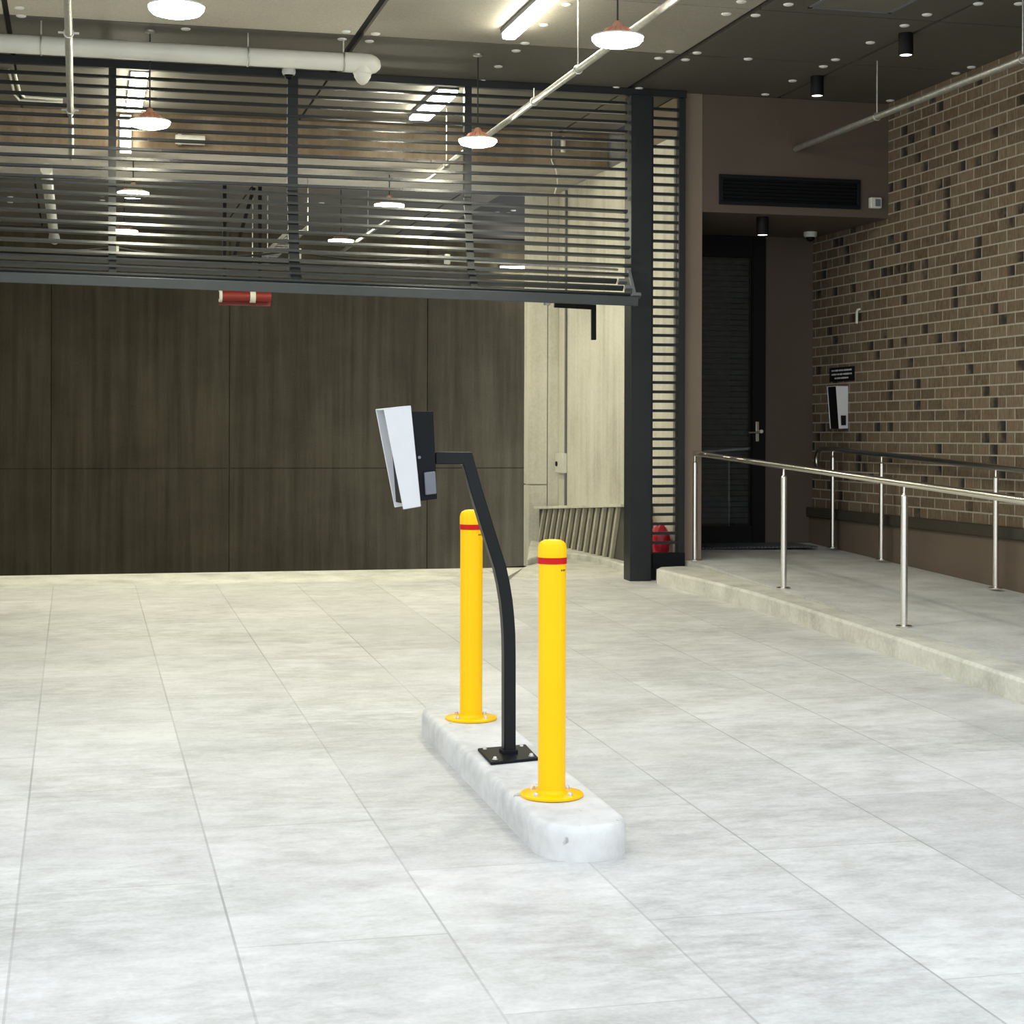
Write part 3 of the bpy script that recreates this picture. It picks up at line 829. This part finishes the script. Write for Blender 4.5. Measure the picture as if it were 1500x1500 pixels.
def strip(u, v0_, v1_, label, top=CEIL, w=.09):
    t = thing('ceiling_light', (u, (v0_ + v1_) / 2, top), label, 'lamp', 'ceiling strip lights')
    g = MB(); g.box(u - w / 2 - .008, u + w / 2 + .008, v0_ - .02, v1_ + .02, top - .035, top); g.build('body', 'grey', t, bevel=.004)
    g = MB(); g.box(u - w / 2, u + w / 2, v0_, v1_, top - .075, top - .035); g.build('diffuser', 'tube', t, bevel=.012)
    return t


p = oz(745, 53, CEIL - .05); strip(p.x, p.y - 1.25, p.y, 'bright strip light on the ceiling in front of the gate')
p = oz(612, 176, CEIL - .05); strip(p.x, 13.45, min(p.y, 15.2), 'bright strip light on the ceiling right behind the gate', w=.15)
p = oz(196, 160, CEIL - .05); strip(p.x, 13.4, min(p.y, 15.2), 'bright strip light behind the gate near its left mullion', w=.12)
# added glowing bar standing in for a streak of reflected glare on the beam face
BF = 15.3
a, b = ov(182, 167, BF), ov(186, 222, BF)
t = thing('ceiling_light', ((a.x + b.x) / 2, BF, (a.z + b.z) / 2), 'upright glowing bar added for reflected glare on the beam face behind the left mullion', 'lamp', 'ceiling strip lights')
ux = (a.x + b.x) / 2
g = MB(); g.box(ux - .05, ux + .05, BF - .03, BF, b.z - .02, CEIL - .02); g.build('body', 'offwhite', t, bevel=.004)
g = MB(); g.box(ux - .038, ux + .038, BF - .07, BF - .03, b.z, CEIL - .05); g.build('diffuser', 'tube', t, bevel=.012)
# far strip along the back wall
a, b = ov(741, 391, 23.6), ov(790, 392, 23.6)
t = thing('ceiling_light', ((a.x + b.x) / 2, BV, a.z), 'yellowish strip light far back on the dark wall beside the pale return', 'lamp', 'ceiling strip lights')
g = MB(); g.box(a.x, b.x, BV - .06, BV, a.z - .02, a.z + .05); g.build('body', 'offwhite', t)
g = MB(); g.box(a.x, b.x, BV - .1, BV - .06, a.z - .02, a.z + .03); g.build('diffuser', 'tube', t)


def downlight(px, py, top, label):
    p = oz(px, py, top); t = thing('downlight', (p.x, p.y, top), label, 'lamp', 'black cylinder downlights'); c = Vector((p.x, p.y, top))
    g = MB(); g.lathe(c, [(.049, 0), (.05, -.004), (.05, -.145), (.047, -.149), (.042, -.149), (.04, -.135), (.001, -.134)], 28); g.build('body', 'matt_black', t)
    g = MB(); g.lathe(c, [(.044, -.1445), (.040, -.1475), (.034, -.146), (.001, -.1455)], 24); g.build('lens', 'down', t)


downlight(1327, 49, CEIL, 'black cylinder downlight on the ceiling nearest the brick wall')
downlight(1197, 112, CEIL, 'black cylinder downlight on the ceiling in front of the brown bulkhead')
downlight(1117, 318, 3.2, 'black cylinder downlight on the soffit above the entry door')

# ceiling access panel
a = oz(1160, 9, CEIL)
t = thing('access_panel', (4.85, 10.2, CEIL), 'square access panel framed in the ceiling above the footpath', 'panel')
g = MB(); x0, x1, y0, y1 = 4.55, 5.13, 9.75, 10.4
for bx in ((x0, x1, y0, y0 + .025), (x0, x1, y1 - .025, y1), (x0, x0 + .025, y0, y1), (x1 - .025, x1, y0, y1)): g.box(*bx, CEIL - .006, CEIL)
g.build('frame', 'grey', t)
g = MB(); g.box(x0 + .03, x1 - .03, y0 + .03, y1 - .03, CEIL - .003, CEIL); g.build('lid', 'ceiling', t)

# ================================================================ THINGS BEHIND THE GATE
# switch box and conduit on the pale side wall
SU = SWU - .012
p = ou(824, 678, SU)
sw = thing('switch_box', (SU, p.y, p.z), 'white switch box with thin conduit on the pale wall inside the gate', 'switch')
g = MB(); g.box(SU - .05, SU, p.y - .17, p.y + .1, p.z - .10, p.z + .10); g.build('box', 'offwhite', sw, bevel=.008)
q = p + Vector((-.05, .03, -.01)); g = MB(); g.cyl(q, q + Vector((-.012, 0, 0)), .025, 12); g.build('knob', 'matt_black', sw)
c = ou(830.5, 600, SU)
g = MB(); g.cyl((SU - .014, c.y, .7), (SU - .014, c.y, 3.82), .012, 10); g.build('conduit', 'grey', sw)

# ribbed box under the ledge
BU = 4.45
def btop(v): return .655 + .0486 * (16.8 - v)
def bbot(v): return KK
vA, vB = 13.92, 16.8
rb = thing('ribbed_box', (BU, 15.2, bbot(15.2)), 'long low box of leaning pale ribs under a ledge along the pale wall', 'box')
g = MB(); g.prism([(BU - .03, vA, btop(vA)), (BU - .03, vB, btop(vB)), (SU - .002, vB, btop(vB)), (SU - .002, vA, btop(vA))], (0, 0, .025)); g.build('ledge', 'pale_wall', rb, bevel=.004)
g = MB(); g.prism([(BU + .03, vA, btop(vA)), (BU + .03, vB, btop(vB)), (BU + .03, vB, bbot(vB)), (BU + .03, vA, bbot(vA))], (SU - .004 - BU - .03, 0, 0)); g.build('backing', 'ribdark', rb)
v = vB - .04
while v > vA + .25:
    g = MB(); g.prism([(BU, v, bbot(v)), (BU, v - .055, bbot(v)), (BU, v - .255, btop(v - .2)), (BU, v - .2, btop(v - .2))], (.028, 0, 0)); g.build('rib', 'slatpale', rb); v -= .2

# red bag and tub behind the side screen
g = MB()
base = Vector((4.612, 13.47, bbot(13.47) + .001))
prof = [(.015, 0), (.035, .01), (.04, .06), (.06, .12), (.075, .19), (.07, .26), (.055, .30), (.035, .33), (.015, .34)]
nn = 22; vs = []
for r, z in prof:
    for k in range(nn):
        a = 2 * PI * k / nn; rr = r * (1 + .16 * math.sin(3 * a + z * 17) + .1 * math.sin(7 * a - z * 31))
        vs.append(base + Vector((rr * math.cos(a), rr * math.sin(a), z)))
fs = []
for i in range(len(prof) - 1):
    for k in range(nn): fs.append((i * nn + k, i * nn + (k + 1) % nn, (i + 1) * nn + (k + 1) % nn, (i + 1) * nn + k))
fs += [tuple(range(nn))[::-1], tuple(range((len(prof) - 1) * nn, len(prof) * nn))]
g.add(vs, fs); tag(g.build('bag', 'cloth_red', loc=base), 'crumpled red bag behind the slatted side screen', 'bag')
tz = bbot(13.7) + .001
tub = thing('tub', (4.53, 13.72, tz), 'small dark tub with orange lid behind the slatted side screen', 'tub')
g = MB(); g.box(4.46, 4.60, 13.64, 13.82, tz, tz + .36); g.build('body', 'grey', tub, bevel=.01)
g = MB(); g.box(4.45, 4.61, 13.63, 13.83, tz + .36, tz + .39); g.build('lid', 'orange', tub, bevel=.006)
# red sign hung on black hangers behind the beam
RV = 17.45
sgn = thing('hanging_sign', (ov(357, 440, RV).x, RV, ov(357, 440, RV).z), 'red warning light bar with white clips hanging below the raised gate', 'sign')
zt2, zb2 = ov(357, 415, RV).z, ov(357, 447, RV).z
xa, xb = ov(322, 440, RV).x, ov(397, 440, RV).x
g = MB(); g.cyl((xa, RV, (zt2 + zb2) / 2 - .02), (xb, RV, (zt2 + zb2) / 2 - .02), .05, 18); g.build('light_tube', 'dull_red', sgn)
g = MB(); g.box(xa, xb, RV + .055, RV + .08, zb2 - .0, zt2 + .04); g.build('back_plate', 'dull_red', sgn)
for px, w in ((323, .03), (370, .055)):
    x = ov(px, 440, RV).x; zc = (zt2 + zb2) / 2 - .02
    g = MB(); g.ring([Vector((x, RV + .058 * math.cos(a) - .0, zc + .058 * math.sin(a))) for a in [PI * .3 + 2 * PI * .75 * k / 14 for k in range(15)]], 1, square=(w, .012), up=(1, 0, 0)); g.build('clip', 'offwhite', sgn)
g = MB()
for px in (330, 382): x = ov(px, 330, RV).x; g.bar((x, RV + .09, zt2), (x, RV + .09, CEIL), .035, .03, up=(0, 1, 0))
g.bar(ov(340, 385, RV + .09), ov(372, 275, RV + .09), .035, .03, up=(0, 1, 0))
g.bar((ov(330, 330, RV).x - .05, RV + .09, zt2), (xb + .02, RV + .09, zt2), .05, .03)
g.build('hanger_frame', 'matt_black', sgn)

# cable tray
zt3 = 3.3
a, b = oz(371, 392, zt3), oz(425, 337, zt3)
ct_ = thing('cable_tray', ((a.x + b.x) / 2, (a.y + b.y) / 2, zt3), 'galvanised cable tray hanging beyond the middle gate mullion', 'cable tray')
g = MB(); g.box(a.x - .01, a.x, b.y, a.y, zt3, zt3 + .05); g.box(a.x + .13, a.x + .14, b.y, a.y, zt3, zt3 + .05)
k = b.y + .05
while k < a.y: g.box(a.x, a.x + .13, k, k + .1, zt3, zt3 + .008); k += .22
g.build('tray', 'galv', ct_)
g = MB()
for yy in (b.y + .1, a.y - .1):
    tp = 3.83 if yy < 17.2 else CEIL
    g.cyl((a.x - .02, yy, zt3), (a.x - .02, yy, tp), .006, 8); g.cyl((a.x + .15, yy, zt3), (a.x + .15, yy, tp), .006, 8); g.bar((a.x - .03, yy, zt3 - .01), (a.x + .16, yy, zt3 - .01), .03, .015)
g.build('hanger', 'galv', ct_)

# white pipe running back at left
a, b = oz(70, 268, 3.7), oz(77, 352, 3.7)
dp = thing('basement_pipe', (a.x, (a.y + b.y) / 2, 3.7), 'white pipe running back under the basement ceiling at far left', 'pipe')
g = MB(); g.cyl((a.x, 15.7, 3.7), (a.x, b.y, 3.7), .052, 18); g.build('pipe', 'pvc', dp)
g = MB(); g.cyl((a.x, b.y - .35, 3.7), (a.x, b.y - .15, 3.7), .064, 18); g.build('collar', 'pvc', dp)
g = MB(); g.cyl((a.x, 16.6, 3.75), (a.x, 16.6, 3.83), .008, 8); g.build('hanger', 'galv', dp)
g = MB(); g.cyl((a.x, 19.4, 3.75), (a.x, 19.4, CEIL), .008, 8); g.build('hanger', 'galv', dp)
# twin bent conduit at far left behind the gate
t = thing('bent_conduit', (oz(28, 146, CEIL - .02)), 'pair of bent pale conduits on the ceiling at far left behind the gate', 'conduit')
for off in (0, 8):
    g = MB(); pp = [oz(x, y, CEIL - .014) for x, y in ((-20 + off, 103), (4 + off, 103), (14 + off, 107), (21 + off, 138 - off * .3), (28 + off, 146 - off * .5), (92, 150 - off * .5))]
    g.ring(pp, .011, 10); g.build('tube', 'offwhite', t)
# short cream pipe and hanging cables by the beam
a, b = ov(257, 204, BF - .05), ov(300, 206, BF - .05)
g = MB(); g.cyl(a, b, .042, 16); g.cyl(a + Vector((.02, 0, 0)), a + Vector((.05, 0, 0)), .048, 16)
tag(g.build('cream_pipe', 'offwhite', loc=a), 'short cream pipe on the beam face beside the left lamp row', 'pipe')
p = ov(822, 214, BF - .06)
t = thing('sensor', (p.x, BF, p.z), 'grey sensor bracket with white cable on the beam behind the gate, right side', 'sensor')
g = MB(); g.box(p.x - .04, p.x + .04, BF - .06, BF, p.z - .03, p.z + .09); g.build('bracket', 'grey', t, bevel=.004)
g = MB(); g.cyl(p + Vector((.01, -.03, .08)), p + Vector((.01, -.03, -.06)), .022, 12); g.build('head', 'offwhite', t)
g = MB(); g.ring([ov(x, y, BF - .02) for x, y in ((808, 190), (808, 236), (815, 250), (817, 268), (811, 288))], .006, 8); g.build('cable', 'offwhite', t)

# ================================================================ LIGHT, CAMERA, VIEW
w = bpy.data.worlds.new('overcast'); SC.world = w; w.use_nodes = True
bg = w.node_tree.nodes['Background']; bg.inputs['Color'].default_value = (.88, .94, 1.0, 1); bg.inputs['Strength'].default_value = 1.5

cam = bpy.data.cameras.new('camera'); co = bpy.data.objects.new('camera', cam); COL.objects.link(co)
cam.sensor_width = 36; cam.sensor_fit = 'HORIZONTAL'; cam.lens = F / 1500 * 36; cam.shift_y = -(750 - Y0) / 1500
cam.clip_start = .05; cam.clip_end = 200
co.matrix_world = Matrix.Translation((0, 0, CZ)) @ Matrix.Rotation(-TH, 4, 'Z') @ Matrix.Rotation(PI / 2, 4, 'X') @ Matrix.Rotation(RR, 4, 'Z')
SC.camera = co
vsn = SC.view_settings
vsn.view_transform = 'Standard'; vsn.look = 'None'; vsn.gamma = 1; vsn.use_curve_mapping = False; vsn.exposure = 0.24
